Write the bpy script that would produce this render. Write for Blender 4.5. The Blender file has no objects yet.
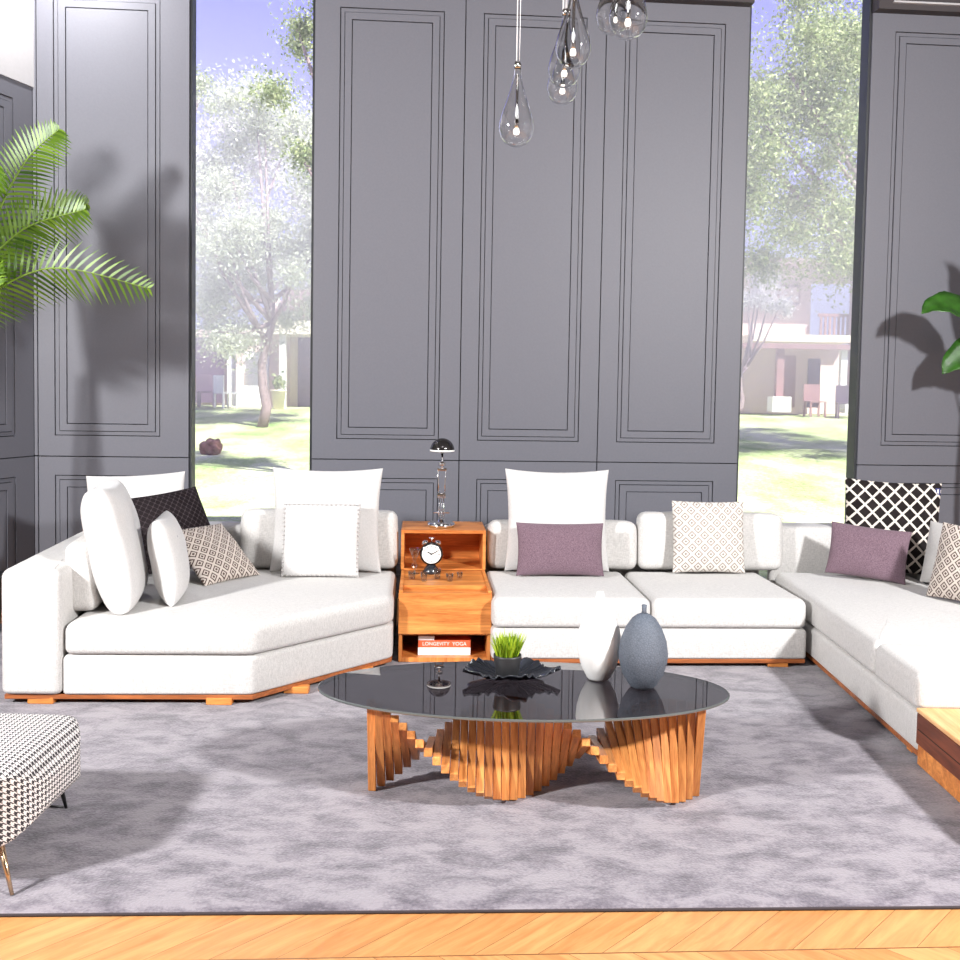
import bpy, bmesh, math, random
import numpy as np
from mathutils import Vector, Matrix, noise
random.seed(7); np.random.seed(7)
D = bpy.data; SC = bpy.context.scene; COL = SC.collection
PI = math.pi; R = math.radians

# ------------------------------------------------------------------ nodes
class X:
    """tiny wrapper that turns python arithmetic into math nodes"""
    def __init__(s, nt, sock): s.nt = nt; s.s = sock
    def op(s, o, b=None, c=None):
        n = s.nt.nodes.new('ShaderNodeMath'); n.operation = o
        for i, v in enumerate((s, b, c)):
            if v is None: continue
            if isinstance(v, X): s.nt.links.new(v.s, n.inputs[i])
            else: n.inputs[i].default_value = v
        return X(s.nt, n.outputs[0])
    def __add__(s, b): return s.op('ADD', b)
    def __sub__(s, b): return s.op('SUBTRACT', b)
    def __mul__(s, b): return s.op('MULTIPLY', b)
    def __truediv__(s, b): return s.op('DIVIDE', b)
    def lt(s, b): return s.op('LESS_THAN', b)
    def gt(s, b): return s.op('GREATER_THAN', b)
    def frac(s): return s.op('FRACT')
    def floor(s): return s.op('FLOOR')
    def abs(s): return s.op('ABSOLUTE')
    def cos(s): return s.op('COSINE')
    def mod(s, b): return s.op('FLOORED_MODULO', b)

def new_mat(name):
    m = D.materials.new(name); m.use_nodes = True
    nt = m.node_tree; b = nt.nodes['Principled BSDF']
    return m, nt, b
def coords(nt, kind='Object'):
    tc = nt.nodes.new('ShaderNodeTexCoord')
    return tc.outputs[kind]
def mapping(nt, vec, scale=(1,1,1), rot=(0,0,0), loc=(0,0,0)):
    mp = nt.nodes.new('ShaderNodeMapping'); nt.links.new(vec, mp.inputs[0])
    mp.inputs['Scale'].default_value = scale; mp.inputs['Rotation'].default_value = rot; mp.inputs['Location'].default_value = loc
    return mp.outputs[0]
def noise_tex(nt, vec, scale, detail=3, rough=.5, dist=0):
    n = nt.nodes.new('ShaderNodeTexNoise'); nt.links.new(vec, n.inputs['Vector'])
    n.inputs['Scale'].default_value = scale; n.inputs['Detail'].default_value = detail
    n.inputs['Roughness'].default_value = rough; n.inputs['Distortion'].default_value = dist
    return n.outputs['Fac']
def ramp(nt, fac, stops):
    r = nt.nodes.new('ShaderNodeValToRGB'); nt.links.new(fac.s if isinstance(fac, X) else fac, r.inputs[0])
    while len(r.color_ramp.elements) < len(stops): r.color_ramp.elements.new(.5)
    for e, (p, c) in zip(r.color_ramp.elements, stops):
        e.position = p; e.color = (*c, 1)
    return r.outputs[0]
def mix(nt, fac, a, b, mode='MIX'):
    m = nt.nodes.new('ShaderNodeMix'); m.data_type = 'RGBA'; m.blend_type = mode
    for i, v in ((0, fac), (6, a), (7, b)):
        if isinstance(v, X): v = v.s
        if isinstance(v, (int, float)): m.inputs[i].default_value = v
        elif isinstance(v, tuple): m.inputs[i].default_value = (*v, 1)
        else: nt.links.new(v, m.inputs[i])
    return m.outputs[2]
def bump(nt, b, h, strength=.3, dist=.01):
    bp = nt.nodes.new('ShaderNodeBump'); bp.inputs['Strength'].default_value = strength
    bp.inputs['Distance'].default_value = dist
    nt.links.new(h.s if isinstance(h, X) else h, bp.inputs['Height']); nt.links.new(bp.outputs[0], b.inputs['Normal'])
def sep(nt, vec):
    s = nt.nodes.new('ShaderNodeSeparateXYZ'); nt.links.new(vec, s.inputs[0])
    return X(nt, s.outputs[0]), X(nt, s.outputs[1]), X(nt, s.outputs[2])
def srgb(r, g, b):
    f = lambda c: (c/255/12.92) if c/255 <= .04045 else ((c/255+.055)/1.055)**2.4
    return (f(r), f(g), f(b))

def plain(name, col, rough=.5, metal=0, spec=.5, var=0, nscale=40, bmp=0):
    m, nt, b = new_mat(name)
    b.inputs['Base Color'].default_value = (*col, 1); b.inputs['Roughness'].default_value = rough
    b.inputs['Metallic'].default_value = metal; b.inputs['Specular IOR Level'].default_value = spec
    if var or bmp:
        n = noise_tex(nt, coords(nt), nscale, 4)
        if var:
            lo = tuple(c*(1-var) for c in col); hi = tuple(min(1, c*(1+var)) for c in col)
            nt.links.new(ramp(nt, n, [(.3, lo), (.7, hi)]), b.inputs['Base Color'])
        if bmp: bump(nt, b, n, bmp, .01)
    return m
def fabric(name, col, var=.06, weave=260, bmp=.25, rough=.95, col2=None):
    m, nt, b = new_mat(name)
    o = coords(nt)
    n1 = noise_tex(nt, mapping(nt, o, (1, 1, .25)), weave, 2)
    n2 = noise_tex(nt, mapping(nt, o, (.25, 1, 1)), weave, 2)
    s = X(nt, n1) + X(nt, n2)
    s = s * .5
    lo = col2 or tuple(c*(1-var*2.2) for c in col)
    nt.links.new(ramp(nt, s, [(.38, lo), (.6, col)]), b.inputs['Base Color'])
    b.inputs['Roughness'].default_value = rough; b.inputs['Specular IOR Level'].default_value = .15
    b.inputs['Sheen Weight'].default_value = .15
    bump(nt, b, s, bmp, .004)
    return m
def wood(name, c1, c2, axis='X', scale=1., rough=.4, rnd=0):
    m, nt, b = new_mat(name)
    o = coords(nt)
    if rnd:
        oi = nt.nodes.new('ShaderNodeObjectInfo')
        v = nt.nodes.new('ShaderNodeVectorMath'); v.operation = 'ADD'
        mm = X(nt, oi.outputs['Random']) * 37.
        nt.links.new(o, v.inputs[0]); nt.links.new(mm.s, v.inputs[1]); o = v.outputs[0]
    st = {'X': (1.2, 14, 14), 'Y': (14, 1.2, 14), 'Z': (14, 14, 1.2)}[axis]
    mv = mapping(nt, o, tuple(k*scale for k in st))
    n = noise_tex(nt, mv, 1.6, 6, .6, .8)
    n2 = noise_tex(nt, mapping(nt, o, tuple(k*scale*5 for k in st)), 2.5, 3, .6)
    s = X(nt, n)*.75 + X(nt, n2)*.25
    c = ramp(nt, s, [(.32, c2), (.5, tuple((a+b_)/2 for a, b_ in zip(c1, c2))), (.66, c1)])
    if rnd:
        k = X(nt, oi.outputs['Random']) * rnd + (1-rnd*.6)
        c = mix(nt, 1., c, k, 'MULTIPLY')
    nt.links.new(c, b.inputs['Base Color']); b.inputs['Roughness'].default_value = rough
    bump(nt, b, n2, .08, .002)
    return m

M = {}
M['sofa'] = fabric('cream_boucle', (.62, .60, .58), .09, 170, .35)
M['white'] = fabric('white_linen', (.61, .595, .585), .05, 240, .25)
M['greywhite'] = fabric('pale_grey_linen', (.50, .48, .465), .05, 240, .2)
M['mauve'] = fabric('mauve_weave', srgb(128, 106, 116), .05, 420, .4, col2=srgb(92, 72, 83))
M['wood'] = wood('walnut_orange', srgb(238, 158, 84), srgb(168, 88, 34), 'X', 1)
M['woodv'] = wood('walnut_orange_upright', srgb(232, 152, 80), srgb(160, 84, 34), 'Z', 1)
M['slat'] = wood('slat_walnut', srgb(246, 170, 98), srgb(160, 88, 40), 'Z', 1.4, .38, rnd=.4)
M['trim'] = wood('dark_plinth_wood', srgb(190, 112, 62), srgb(120, 62, 30), 'X', 1)
M['walnut'] = wood('dark_walnut', srgb(128, 66, 40), srgb(78, 36, 22), 'Y', 1)
M['oak'] = wood('pale_oak', srgb(236, 190, 134), srgb(200, 140, 86), 'Y', 1)
M['dark'] = plain('dark_inside', (.02, .018, .018), .8)
M['chrome'] = plain('chrome', (.75, .75, .76), .08, 1)
M['wire'] = plain('pale_wire', (.75, .72, .72), .35, .2)
M['darkchrome'] = plain('black_chrome', (.05, .045, .045), .12, .7)
M['brass'] = plain('pale_brass', srgb(214, 184, 150), .25, 1)
M['blackmetal'] = plain('black_metal', (.02, .02, .02), .35, .3)
M['blackgloss'] = plain('black_ceramic', (.022, .024, .03), .18, 0, .6, var=.3, nscale=8, bmp=.2)
M['blackpot'] = plain('black_plastic', (.025, .025, .027), .45)
M['whiteceramic'] = plain('white_ceramic', (.85, .84, .83), .5, bmp=.15, nscale=120)
M['enamel'] = plain('white_enamel', (.9, .9, .88), .4)
m_, nt_, b_ = new_mat('lit_bulb'); b_.inputs['Emission Color'].default_value = (1, .93, .85, 1); b_.inputs['Emission Strength'].default_value = 2.2
M['lit'] = m_
M['navy'] = plain('navy_tag', srgb(40, 44, 100), .7)
M['paper'] = plain('paper', (.82, .8, .77), .8)
M['orange'] = plain('orange_cover', srgb(214, 92, 52), .6)
M['cardinal'] = plain('dark_book_cover', (.03, .03, .035), .5)
M['ink'] = plain('ink', (.01, .01, .01), .6)
M['wallpaint'] = plain('grey_wall_paint', srgb(102, 102, 110), .5, 0, .35, var=.03, nscale=60, bmp=.05)
M['wallback'] = plain('dark_gap', srgb(34, 34, 38), .8)
M['soffit'] = plain('light_grey_plaster', srgb(176, 174, 176), .8, var=.02)
M['ceiling'] = plain('ceiling_paint', srgb(70, 68, 70), .9)
M['trimdark'] = plain('dark_cornice', srgb(60, 54, 56), .7)
M['jamb'] = plain('dark_jamb', srgb(34, 36, 40), .5)
M['showroom'] = plain('far_wall_paint', srgb(120, 116, 116), .9)

def grey_vase_mat():
    m, nt, b = new_mat('grey_crackle_ceramic')
    v = nt.nodes.new('ShaderNodeTexVoronoi'); v.feature = 'DISTANCE_TO_EDGE'
    nt.links.new(coords(nt), v.inputs['Vector']); v.inputs['Scale'].default_value = 95
    c = ramp(nt, v.outputs['Distance'], [(0., srgb(70, 76, 86)), (.12, srgb(92, 99, 111))])
    nt.links.new(c, b.inputs['Base Color']); b.inputs['Roughness'].default_value = .7
    bump(nt, b, v.outputs['Distance'], .5, .004); return m
M['greyvase'] = grey_vase_mat()

def lattice_mat(name, per, dark, light, thick, bulge=.0):
    m, nt, b = new_mat(name)
    x, y, z = sep(nt, coords(nt))
    a = x * (2*PI/per); c = z * (2*PI/(per*1.05))
    f = (a.cos() + c.cos()).abs()
    if bulge:
        # scalloped quatrefoil edge
        f = f - ((a*2).cos() + (c*2).cos()) * bulge * -1.
    n = noise_tex(nt, coords(nt), 9, 3)
    dk = ramp(nt, n, [(.35, dark), (.65, tuple(q*1.6+.004 for q in dark))])
    k = f.lt(thick)
    nt.links.new(mix(nt, k, dk, light), b.inputs['Base Color'])
    b.inputs['Roughness'].default_value = .85; b.inputs['Specular IOR Level'].default_value = .15; bump(nt, b, k, .3, .003); return m
M['lattice'] = lattice_mat('black_quatrefoil', .100, (.010, .007, .007), (.66, .60, .54), .42, .16)
M['smalllattice'] = lattice_mat('black_fine_lattice', .045, (.008, .005, .006), (.05, .038, .042), .22)
def diamond_mat(name, per, rings, light, dark, cut=.5):
    m, nt, b = new_mat(name)
    x, y, z = sep(nt, coords(nt))
    u = x / per; v = z / (per*1.0)
    row = v.floor()
    uu = (u + row*.5).frac() - .5; vv = v.frac() - .5
    # concentric diamonds on a staggered net
    p = (u + v).frac() - .5; q = (u - v).frac() - .5
    a = p.abs(); c = q.abs()
    mx = a.op('MAXIMUM', c)
    k = ((mx * rings * 2.).frac()).lt(cut)
    nt.links.new(mix(nt, k, light, dark), b.inputs['Base Color'])
    b.inputs['Roughness'].default_value = .9; bump(nt, b, k, .25, .003); return m
M['diamond'] = diamond_mat('brown_cream_diamond', .078, 2, (.62, .55, .49), srgb(84, 64, 58), .5)
M['palediamond'] = diamond_mat('pale_grey_diamond', .086, 2, (.62, .59, .55), srgb(136, 122, 114), .44)

def hound_mat():
    m, nt, b = new_mat('houndstooth')
    x, y, z = sep(nt, coords(nt)); nx, ny, nz = sep(nt, coords(nt, 'Normal'))
    P = 8 / .021
    top = nz.abs().gt(.62); side = nx.abs().gt(ny.abs())
    hu = side * (y - x) + x            # side faces use y, front faces use x
    u = (top * (x - hu) + hu) * P
    v = (top * (y - z) + z) * P
    i = u.floor(); j = v.floor()
    warp = i.mod(8.).lt(4.); weft = j.mod(8.).lt(4.)
    over = (i + j).mod(4.).lt(2.)
    k = over * (warp - weft) + weft
    nt.links.new(mix(nt, k, (.78, .74, .72), (.035, .03, .035)), b.inputs['Base Color'])
    b.inputs['Roughness'].default_value = .9; return m
M['hound'] = hound_mat()

def floor_mat():
    m, nt, b = new_mat('chevron_oak_floor')
    x, y, z = sep(nt, coords(nt))
    bw = .9; pw = .20
    yb = (y - x*.06 - 2.985) / bw
    band = yb.floor(); fr = yb.frac()
    sg = (band.mod(2.) * -2.) + 1.
    t = (x - sg * fr * bw) / pw
    pid = t.floor() + band * 17.3
    wn = nt.nodes.new('ShaderNodeTexWhiteNoise'); wn.noise_dimensions = '1D'; nt.links.new(pid.s, wn.inputs['W'])
    along = fr * bw * 1.414
    cv = nt.nodes.new('ShaderNodeCombineXYZ')
    nt.links.new((t*2.6 + pid*3.1).s, cv.inputs[0]); nt.links.new((along*2.2).s, cv.inputs[1]); nt.links.new(wn.outputs['Value'], cv.inputs[2])
    n = noise_tex(nt, cv.outputs[0], 1.6, 5, .6, .6)
    base = ramp(nt, wn.outputs['Value'], [(0, srgb(186, 128, 76)), (.5, srgb(198, 142, 88)), (1, srgb(210, 158, 106))])
    c = mix(nt, .55, base, ramp(nt, n, [(.3, srgb(164, 102, 54)), (.65, srgb(212, 158, 100))]), 'MIX')
    gap = t.frac().lt(.014) + fr.lt(.006)
    c = mix(nt, gap.op('MINIMUM', 1.), c, srgb(120, 78, 44))
    nt.links.new(c, b.inputs['Base Color']); b.inputs['Roughness'].default_value = .35
    return m
M['floor'] = floor_mat()
def rug_mat():
    m, nt, b = new_mat('mottled_lilac_grey_pile')
    o = coords(nt)
    n = noise_tex(nt, mapping(nt, o, (1, 1.7, 1)), 4.6, 6, .68, .3)
    n2 = noise_tex(nt, o, 95, 2)
    s = X(nt, n)*.8 + X(nt, n2)*.2
    c = ramp(nt, s, [(.38, srgb(92, 86, 94)), (.47, srgb(118, 111, 119)), (.57, srgb(142, 135, 141))])
    nt.links.new(c, b.inputs['Base Color']); b.inputs['Roughness'].default_value = 1.
    b.inputs['Specular IOR Level'].default_value = .05; b.inputs['Sheen Weight'].default_value = .3
    bump(nt, b, n2, .6, .008); return m
M['rug'] = rug_mat()
M['rugedge'] = plain('rug_binding', srgb(62, 58, 64), .95)

def clear_glass(name, tint=(1, 1, 1), refl=1., rough=.0, base=0.04):
    """thin pane: mostly see-through, mirror part by fresnel"""
    m = D.materials.new(name); m.use_nodes = True; nt = m.node_tree; nt.nodes.clear()
    out = nt.nodes.new('ShaderNodeOutputMaterial'); mx = nt.nodes.new('ShaderNodeMixShader')
    t = nt.nodes.new('ShaderNodeBsdfTransparent'); t.inputs[0].default_value = (*tint, 1)
    g = nt.nodes.new('ShaderNodeBsdfGlossy'); g.inputs['Roughness'].default_value = rough
    fr = nt.nodes.new('ShaderNodeFresnel'); gm = nt.nodes.new('ShaderNodeNewGeometry'); nt.links.new((X(nt, gm.outputs['Backfacing']) * (1/1.5-1.5) + 1.5).s, fr.inputs[0])
    k = X(nt, fr.outputs[0]) * refl + base*0
    nt.links.new(k.s, mx.inputs[0]); nt.links.new(t.outputs[0], mx.inputs[1]); nt.links.new(g.outputs[0], mx.inputs[2])
    nt.links.new(mx.outputs[0], out.inputs[0]); return m
M['pane'] = clear_glass('window_glass', (.97, .98, .97), .6)
M['tabletop'] = clear_glass('smoked_glass', (.37, .35, .37), 2.0)
M['tableedge'] = plain('polished_glass_edge', (.10, .11, .11), .15, 0, 1)
def real_glass():
    m, nt, b = new_mat('blown_glass')
    b.inputs['Transmission Weight'].default_value = 1; b.inputs['Roughness'].default_value = .0
    b.inputs['Base Color'].default_value = (.97, .97, .97, 1); b.inputs['IOR'].default_value = 1.45
    return m
M['glass'] = real_glass()
M['thinglass'] = clear_glass('thin_crystal', (.93, .93, .94), 3.)

def leaf_mat(name, c1, c2, trans=.35, rough=.5):
    m, nt, b = new_mat(name)
    g = nt.nodes.new('ShaderNodeNewGeometry')
    c = ramp(nt, g.outputs['Random Per Island'], [(0, c1), (1, c2)])
    nt.links.new(c, b.inputs['Base Color']); b.inputs['Roughness'].default_value = rough
    tr = nt.nodes.new('ShaderNodeBsdfTranslucent'); nt.links.new(c, tr.inputs[0])
    mx = nt.nodes.new('ShaderNodeMixShader'); mx.inputs[0].default_value = trans
    nt.links.new(b.outputs[0], mx.inputs[1]); nt.links.new(tr.outputs[0], mx.inputs[2])
    nt.links.new(mx.outputs[0], nt.nodes['Material Output'].inputs[0]); return m
M['palm'] = leaf_mat('palm_leaf', srgb(50, 88, 20), srgb(122, 156, 44), .2, .4)
M['palmstem'] = plain('palm_stalk', srgb(120, 150, 48), .45)
M['trunk'] = plain('palm_trunk', srgb(96, 84, 60), .8, var=.3, nscale=30, bmp=.4)
M['banana'] = plain('broad_leaf_green', srgb(44, 84, 24), .35, var=.35, nscale=14)
M['grass'] = leaf_mat('artificial_grass', srgb(70, 120, 16), srgb(196, 216, 60), .2, .5)
M['tree_pale'] = leaf_mat('pale_leaves', srgb(178, 186, 164), srgb(232, 232, 214), .5)  # overexposed look put into the leaf colour
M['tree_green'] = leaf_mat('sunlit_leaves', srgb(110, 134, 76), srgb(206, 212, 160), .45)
M['tree_far'] = leaf_mat('haze_pale_leaves', srgb(196, 194, 196), srgb(232, 228, 226), .5)  # haze put into the leaf colour, bleached almost to grey-white
M['bark'] = plain('bark', srgb(150, 130, 132), .9, var=.25, nscale=14, bmp=.4)
M['stump'] = plain('stump_bark', srgb(120, 84, 78), .95, var=.3, nscale=12, bmp=.5)
M['render_pink'] = plain('pinkish_render', srgb(214, 190, 184), .9, var=.04, nscale=1.5)
M['render_cream'] = plain('cream_render', srgb(240, 226, 204), .9, var=.03, nscale=1.5)
M['house_white'] = plain('white_render', (.85, .83, .82), .9)
M['house_wood'] = plain('house_timber', srgb(150, 112, 112), .8, var=.15, nscale=3)
M['house_dark'] = plain('dark_doorway', srgb(92, 72, 92), .5, var=.2, nscale=2)
M['roof'] = plain('roof_tile', srgb(150, 120, 120), .9, var=.15, nscale=6)
def lawn_mat():
    m, nt, b = new_mat('mown_lawn')
    o = coords(nt)
    n = noise_tex(nt, mapping(nt, o, (1, .5, 1)), .9, 5, .6); n2 = noise_tex(nt, o, 16, 4, .7)
    s = X(nt, n)*.6 + X(nt, n2)*.4
    c = ramp(nt, s, [(.36, srgb(128, 156, 92)), (.5, srgb(184, 194, 142)), (.62, srgb(216, 218, 184))])
    nt.links.new(c, b.inputs['Base Color']); b.inputs['Roughness'].default_value = 1.; b.inputs['Specular IOR Level'].default_value = .05
    bump(nt, b, n2, .8, .03); return m
M['lawn'] = lawn_mat()

# ------------------------------------------------------------------ geometry
def tag(o, label=None, cat=None, group=None, kind=None):
    if label: o['label'] = label
    if cat: o['category'] = cat
    if group: o['group'] = group
    if kind: o['kind'] = kind
    return o
def empty(name, loc=(0, 0, 0), rz=0, label=None, cat=None, group=None, kind=None):
    o = D.objects.new(name, None); COL.objects.link(o); o.location = loc; o.rotation_euler[2] = rz
    o.empty_display_size = .1
    return tag(o, label, cat, group, kind)
def obj(name, bm, mat, parent=None, smooth=False, loc=None, rot=None, wn=False, mods=()):
    me = D.meshes.new(name)
    if isinstance(bm, bmesh.types.BMesh):
        bmesh.ops.recalc_face_normals(bm, faces=bm.faces)
        bm.to_mesh(me); bm.free()
    else:
        me.from_pydata(*bm); me.update()
    for mt in (mat if isinstance(mat, (list, tuple)) else [mat]): me.materials.append(mt)
    if smooth:
        me.polygons.foreach_set('use_smooth', [True]*len(me.polygons))
    o = D.objects.new(name, me); COL.objects.link(o)
    if parent: o.parent = parent
    if loc is not None: o.location = loc
    if rot is not None: o.rotation_euler = rot
    if wn:
        w = o.modifiers.new('wn', 'WEIGHTED_NORMAL'); w.keep_sharp = False
    return o
def BM(): return bmesh.new()
def box(bm, x0, x1, y0, y1, z0, z1, bev=0, seg=2, M4=None, mi=0):
    r = bmesh.ops.create_cube(bm, size=1)
    vs = r['verts']
    for v in vs:
        v.co = Vector((x0+(v.co.x+.5)*(x1-x0), y0+(v.co.y+.5)*(y1-y0), z0+(v.co.z+.5)*(z1-z0)))
    if M4 is not None: bmesh.ops.transform(bm, matrix=M4, verts=vs)
    fs = set(f for v in vs for f in v.link_faces)
    for f in fs: f.material_index = mi
    if bev:
        es = list(set(e for v in vs for e in v.link_edges))
        bmesh.ops.bevel(bm, geom=es, offset=bev, segments=seg, profile=.5, affect='EDGES', clamp_overlap=True)
    return bm
def B(*a, **k): return box(BM(), *a, **k)
def prism(pts, z0, z1, bev=0, seg=4):
    bm = BM()
    lo = [bm.verts.new((x, y, z0)) for x, y in pts]; hi = [bm.verts.new((x, y, z1)) for x, y in pts]
    bm.faces.new(lo[::-1]); bm.faces.new(hi)
    n = len(pts)
    for i in range(n): bm.faces.new((lo[i], lo[(i+1) % n], hi[(i+1) % n], hi[i]))
    if bev: bmesh.ops.bevel(bm, geom=list(bm.edges), offset=bev, segments=seg, profile=.5, affect='EDGES', clamp_overlap=True)
    return bm
def soft_poly(pts, z0, z1, r=.05, bulge=.02, ns=14):
    """upholstered cushion with a polygonal outline, rounded rims and a gently crowned top"""
    n = len(pts); c = Vector((sum(p[0] for p in pts)/n, sum(p[1] for p in pts)/n))
    ring = []
    for i in range(n):                       # outline with rounded corners
        p0, p1, p2 = Vector(pts[i-1]), Vector(pts[i]), Vector(pts[(i+1) % n])
        a = p1 + (p0-p1).normalized()*r; b = p1 + (p2-p1).normalized()*r
        for k in range(7):
            t = k/6; ring.append((a.lerp(p1, t)).lerp(p1.lerp(b, t), t))
        for k in range(1, ns):
            d = p2 + (p1-p2).normalized()*r; ring.append(b.lerp(d, k/ns))
    def inset(d):
        m = len(ring); out = []
        for i in range(m):
            t = (ring[(i+1) % m]-ring[i-1]).normalized(); nn = Vector((-t.y, t.x))
            out.append(ring[i] + nn*d)
        return out
    area = sum(pts[i][0]*pts[(i+1) % n][1]-pts[(i+1) % n][0]*pts[i][1] for i in range(n))
    sg = 1 if area > 0 else -1
    bm = BM(); rows = []
    def row(pp, zf): rows.append([bm.verts.new((p.x, p.y, zf(p))) for p in pp])
    for k in range(6):
        a = k/5*PI/2; row(inset(sg*r*(1-math.sin(a))*.8), lambda p, a=a: z0+r*.6*(1-math.cos(a)))
    for k in range(7):
        a = k/6*PI/2; row(inset(sg*r*(1-math.cos(a))), lambda p, a=a: z1-r+r*math.sin(a))
    last = [v.co.xy.copy() for v in rows[-1]]
    for s in (.9, .75, .55, .35, .15):
        row([c + (p-c)*s for p in last], lambda p, s=s: z1 + bulge*(1-s*s) + .006*noise.noise(Vector((p.x*5, p.y*5, z1))))
    m = len(ring)
    for a, b in zip(rows, rows[1:]):
        for i in range(m): bm.faces.new((a[i], a[(i+1) % m], b[(i+1) % m], b[i]))
    bm.faces.new(rows[0][::-1]); cv = bm.verts.new((c.x, c.y, z1+bulge))
    for i in range(m): bm.faces.new((rows[-1][i], rows[-1][(i+1) % m], cv))
    return bm
def soft_box(sx, sy, sz, r=.06, bulge=.02, n=18, seed=0, nz=.006):
    """rounded upholstered block, origin at the centre of its underside"""
    bm = BM(); bmesh.ops.create_cube(bm, size=2)
    bmesh.ops.subdivide_edges(bm, edges=list(bm.edges), cuts=n, use_grid_fill=True)
    S = Vector((sx/2, sy/2, sz/2)); r = min(r, min(S)*.98)
    for v in bm.verts:
        t = Vector([math.sin(c*PI/2) for c in v.co])
        p = Vector((t.x*S.x, t.y*S.y, t.z*S.z))
        q = Vector([max(-S[i]+r, min(S[i]-r, p[i])) for i in range(3)])
        d = p-q
        if d.length > 1e-9: p = q + d.normalized()*r
        kx, ky, kz = 1-t.x**2, 1-t.y**2, 1-t.z**2
        p.x += math.copysign(bulge*ky*kz, t.x)*(abs(t.x) > .5)*.6
        p.y += math.copysign(bulge*kx*kz, t.y)*(abs(t.y) > .5)
        if t.z > .5: p.z += bulge*kx*ky
        w = noise.noise(Vector((p.x*4+seed, p.y*4, p.z*4)))*nz
        p += d.normalized()*w if d.length > 1e-9 else Vector((0, 0, 0))
        v.co = p + Vector((0, 0, S.z))
    return bm
def pillow_bm(w, h, t, pinch=.05, n=26, seed=0, wr=.006, full=.52):
    bm = BM(); grid = {}
    for side in (0, 1):
        for i in range(n+1):
            for j in range(n+1):
                u = math.sin((i/n*2-1)*PI/2); v = math.sin((j/n*2-1)*PI/2)
                edge = i in (0, n) or j in (0, n)
                if edge and side == 1: grid[1, i, j] = grid[0, i, j]; continue
                e = max(0., (1-abs(u)**2.4)*(1-abs(v)**2.4))
                th = t/2*e**full
                x = w/2*u*(1-pinch*(1-v*v)*abs(u)**1.5); z = h/2*v*(1-pinch*(1-u*u)*abs(v)**1.5)
                wv = noise.noise(Vector((x*7+seed*3.1, z*7, side*5.+seed)))*wr*(e**.3)*2
                y = (-1 if side == 0 else 1)*(th) + wv
                if edge: y = noise.noise(Vector((x*6, z*6, seed*1.7)))*.006
                grid[side, i, j] = bm.verts.new((x, y, z+h/2))
        for i in range(n):
            for j in range(n):
                bm.faces.new((grid[side, i, j], grid[side, i+1, j], grid[side, i+1, j+1], grid[side, i, j+1]))
    return bm
def pillow(name, w, h, t, mat, loc, yaw=0, lean=0, roll=0, label='', group=None, pinch=.05, seed=0, cat='cushion', full=.52):
    """loc = lowest middle point. lean tips the top away from the viewer"""
    o = obj(name, pillow_bm(w, h, t, pinch, seed=seed, full=full), mat, None, True)
    o.rotation_mode = 'XYZ'
    Rm = Matrix.Rotation(R(yaw), 3, 'Z') @ Matrix.Rotation(R(-lean), 3, 'X') @ Matrix.Rotation(R(roll), 3, 'Y')
    o.rotation_euler = Rm.to_euler()
    lowest = min((Rm @ v.co).z for v in o.data.vertices)
    bc = Rm @ Vector((0, 0, h/2)); 
    # place centre so the pillow's lowest point sits at loc.z and its centre above loc.xy
    o.location = Vector((loc[0]-bc.x*0, loc[1], loc[2]-lowest))
    tag(o, label, cat, group); return o
def lathe(prof, seg=40, cap=True):
    bm = BM(); rows = []
    for r_, z in prof:
        if r_ < 1e-5: rows.append([bm.verts.new((0, 0, z))])
        else: rows.append([bm.verts.new((r_*math.cos(2*PI*k/seg), r_*math.sin(2*PI*k/seg), z)) for k in range(seg)])
    for a, b in zip(rows, rows[1:]):
        for k in range(seg):
            k2 = (k+1) % seg
            if len(a) == 1 and len(b) > 1: bm.faces.new((a[0], b[k], b[k2]))
            elif len(b) == 1 and len(a) > 1: bm.faces.new((a[k], b[0], a[k2]))
            elif len(a) > 1: bm.faces.new((a[k], a[k2], b[k2], b[k]))
    if cap:
        for rr in (rows[0], rows[-1]):
            if len(rr) > 1:
                try: bm.faces.new(rr)
                except Exception: pass
    return bm
def tube(bm, pts, rad, seg=8):
    pts = [Vector(p) for p in pts]; rows = []
    rr = rad if isinstance(rad, (list, tuple)) else [rad]*len(pts)
    for i, p in enumerate(pts):
        d = (pts[min(i+1, len(pts)-1)]-pts[max(i-1, 0)]).normalized()
        up = Vector((0, 0, 1)) if abs(d.z) < .9 else Vector((1, 0, 0))
        a = d.cross(up).normalized(); b = d.cross(a)
        rows.append([bm.verts.new(p+(a*math.cos(2*PI*k/seg)+b*math.sin(2*PI*k/seg))*rr[i]) for k in range(seg)])
    for a, b in zip(rows, rows[1:]):
        for k in range(seg): bm.faces.new((a[k], a[(k+1) % seg], b[(k+1) % seg], b[k]))
    bm.faces.new(rows[0]); bm.faces.new(rows[-1][::-1])
    return bm

# ------------------------------------------------------------------ room shell
# back wall plane: yawed by atan(.075); u runs along it, n points away from the room
TH = math.atan(.075); WO = Vector((0, 8.15, 0))
WM = Matrix.Translation(WO) @ Matrix.Rotation(TH, 4, 'Z')
def wbox(bm, u0, u1, n0, n1, z0, z1, bev=0): return box(bm, u0, u1, n0, n1, z0, z1, bev)
def wobj(name, bm, mat, parent=None, **k):
    o = obj(name, bm, mat, parent, **k)
    if not parent: o.matrix_world = WM
    return o
ZT = 4.86; ZC = 5.6
def ring(bm, o, i, n0, n1):
    """flat board frame between outer rect o and inner rect i (u0,u1,z0,z1)"""
    for q in ((o[0], i[0], o[2], o[3]), (i[1], o[1], o[2], o[3]), (i[0], i[1], o[2], i[2]), (i[0], i[1], i[3], o[3])):
        if q[1]-q[0] > .0005 and q[3]-q[2] > .0005: box(bm, q[0], q[1], n0, n1, q[2], q[3])
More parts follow.
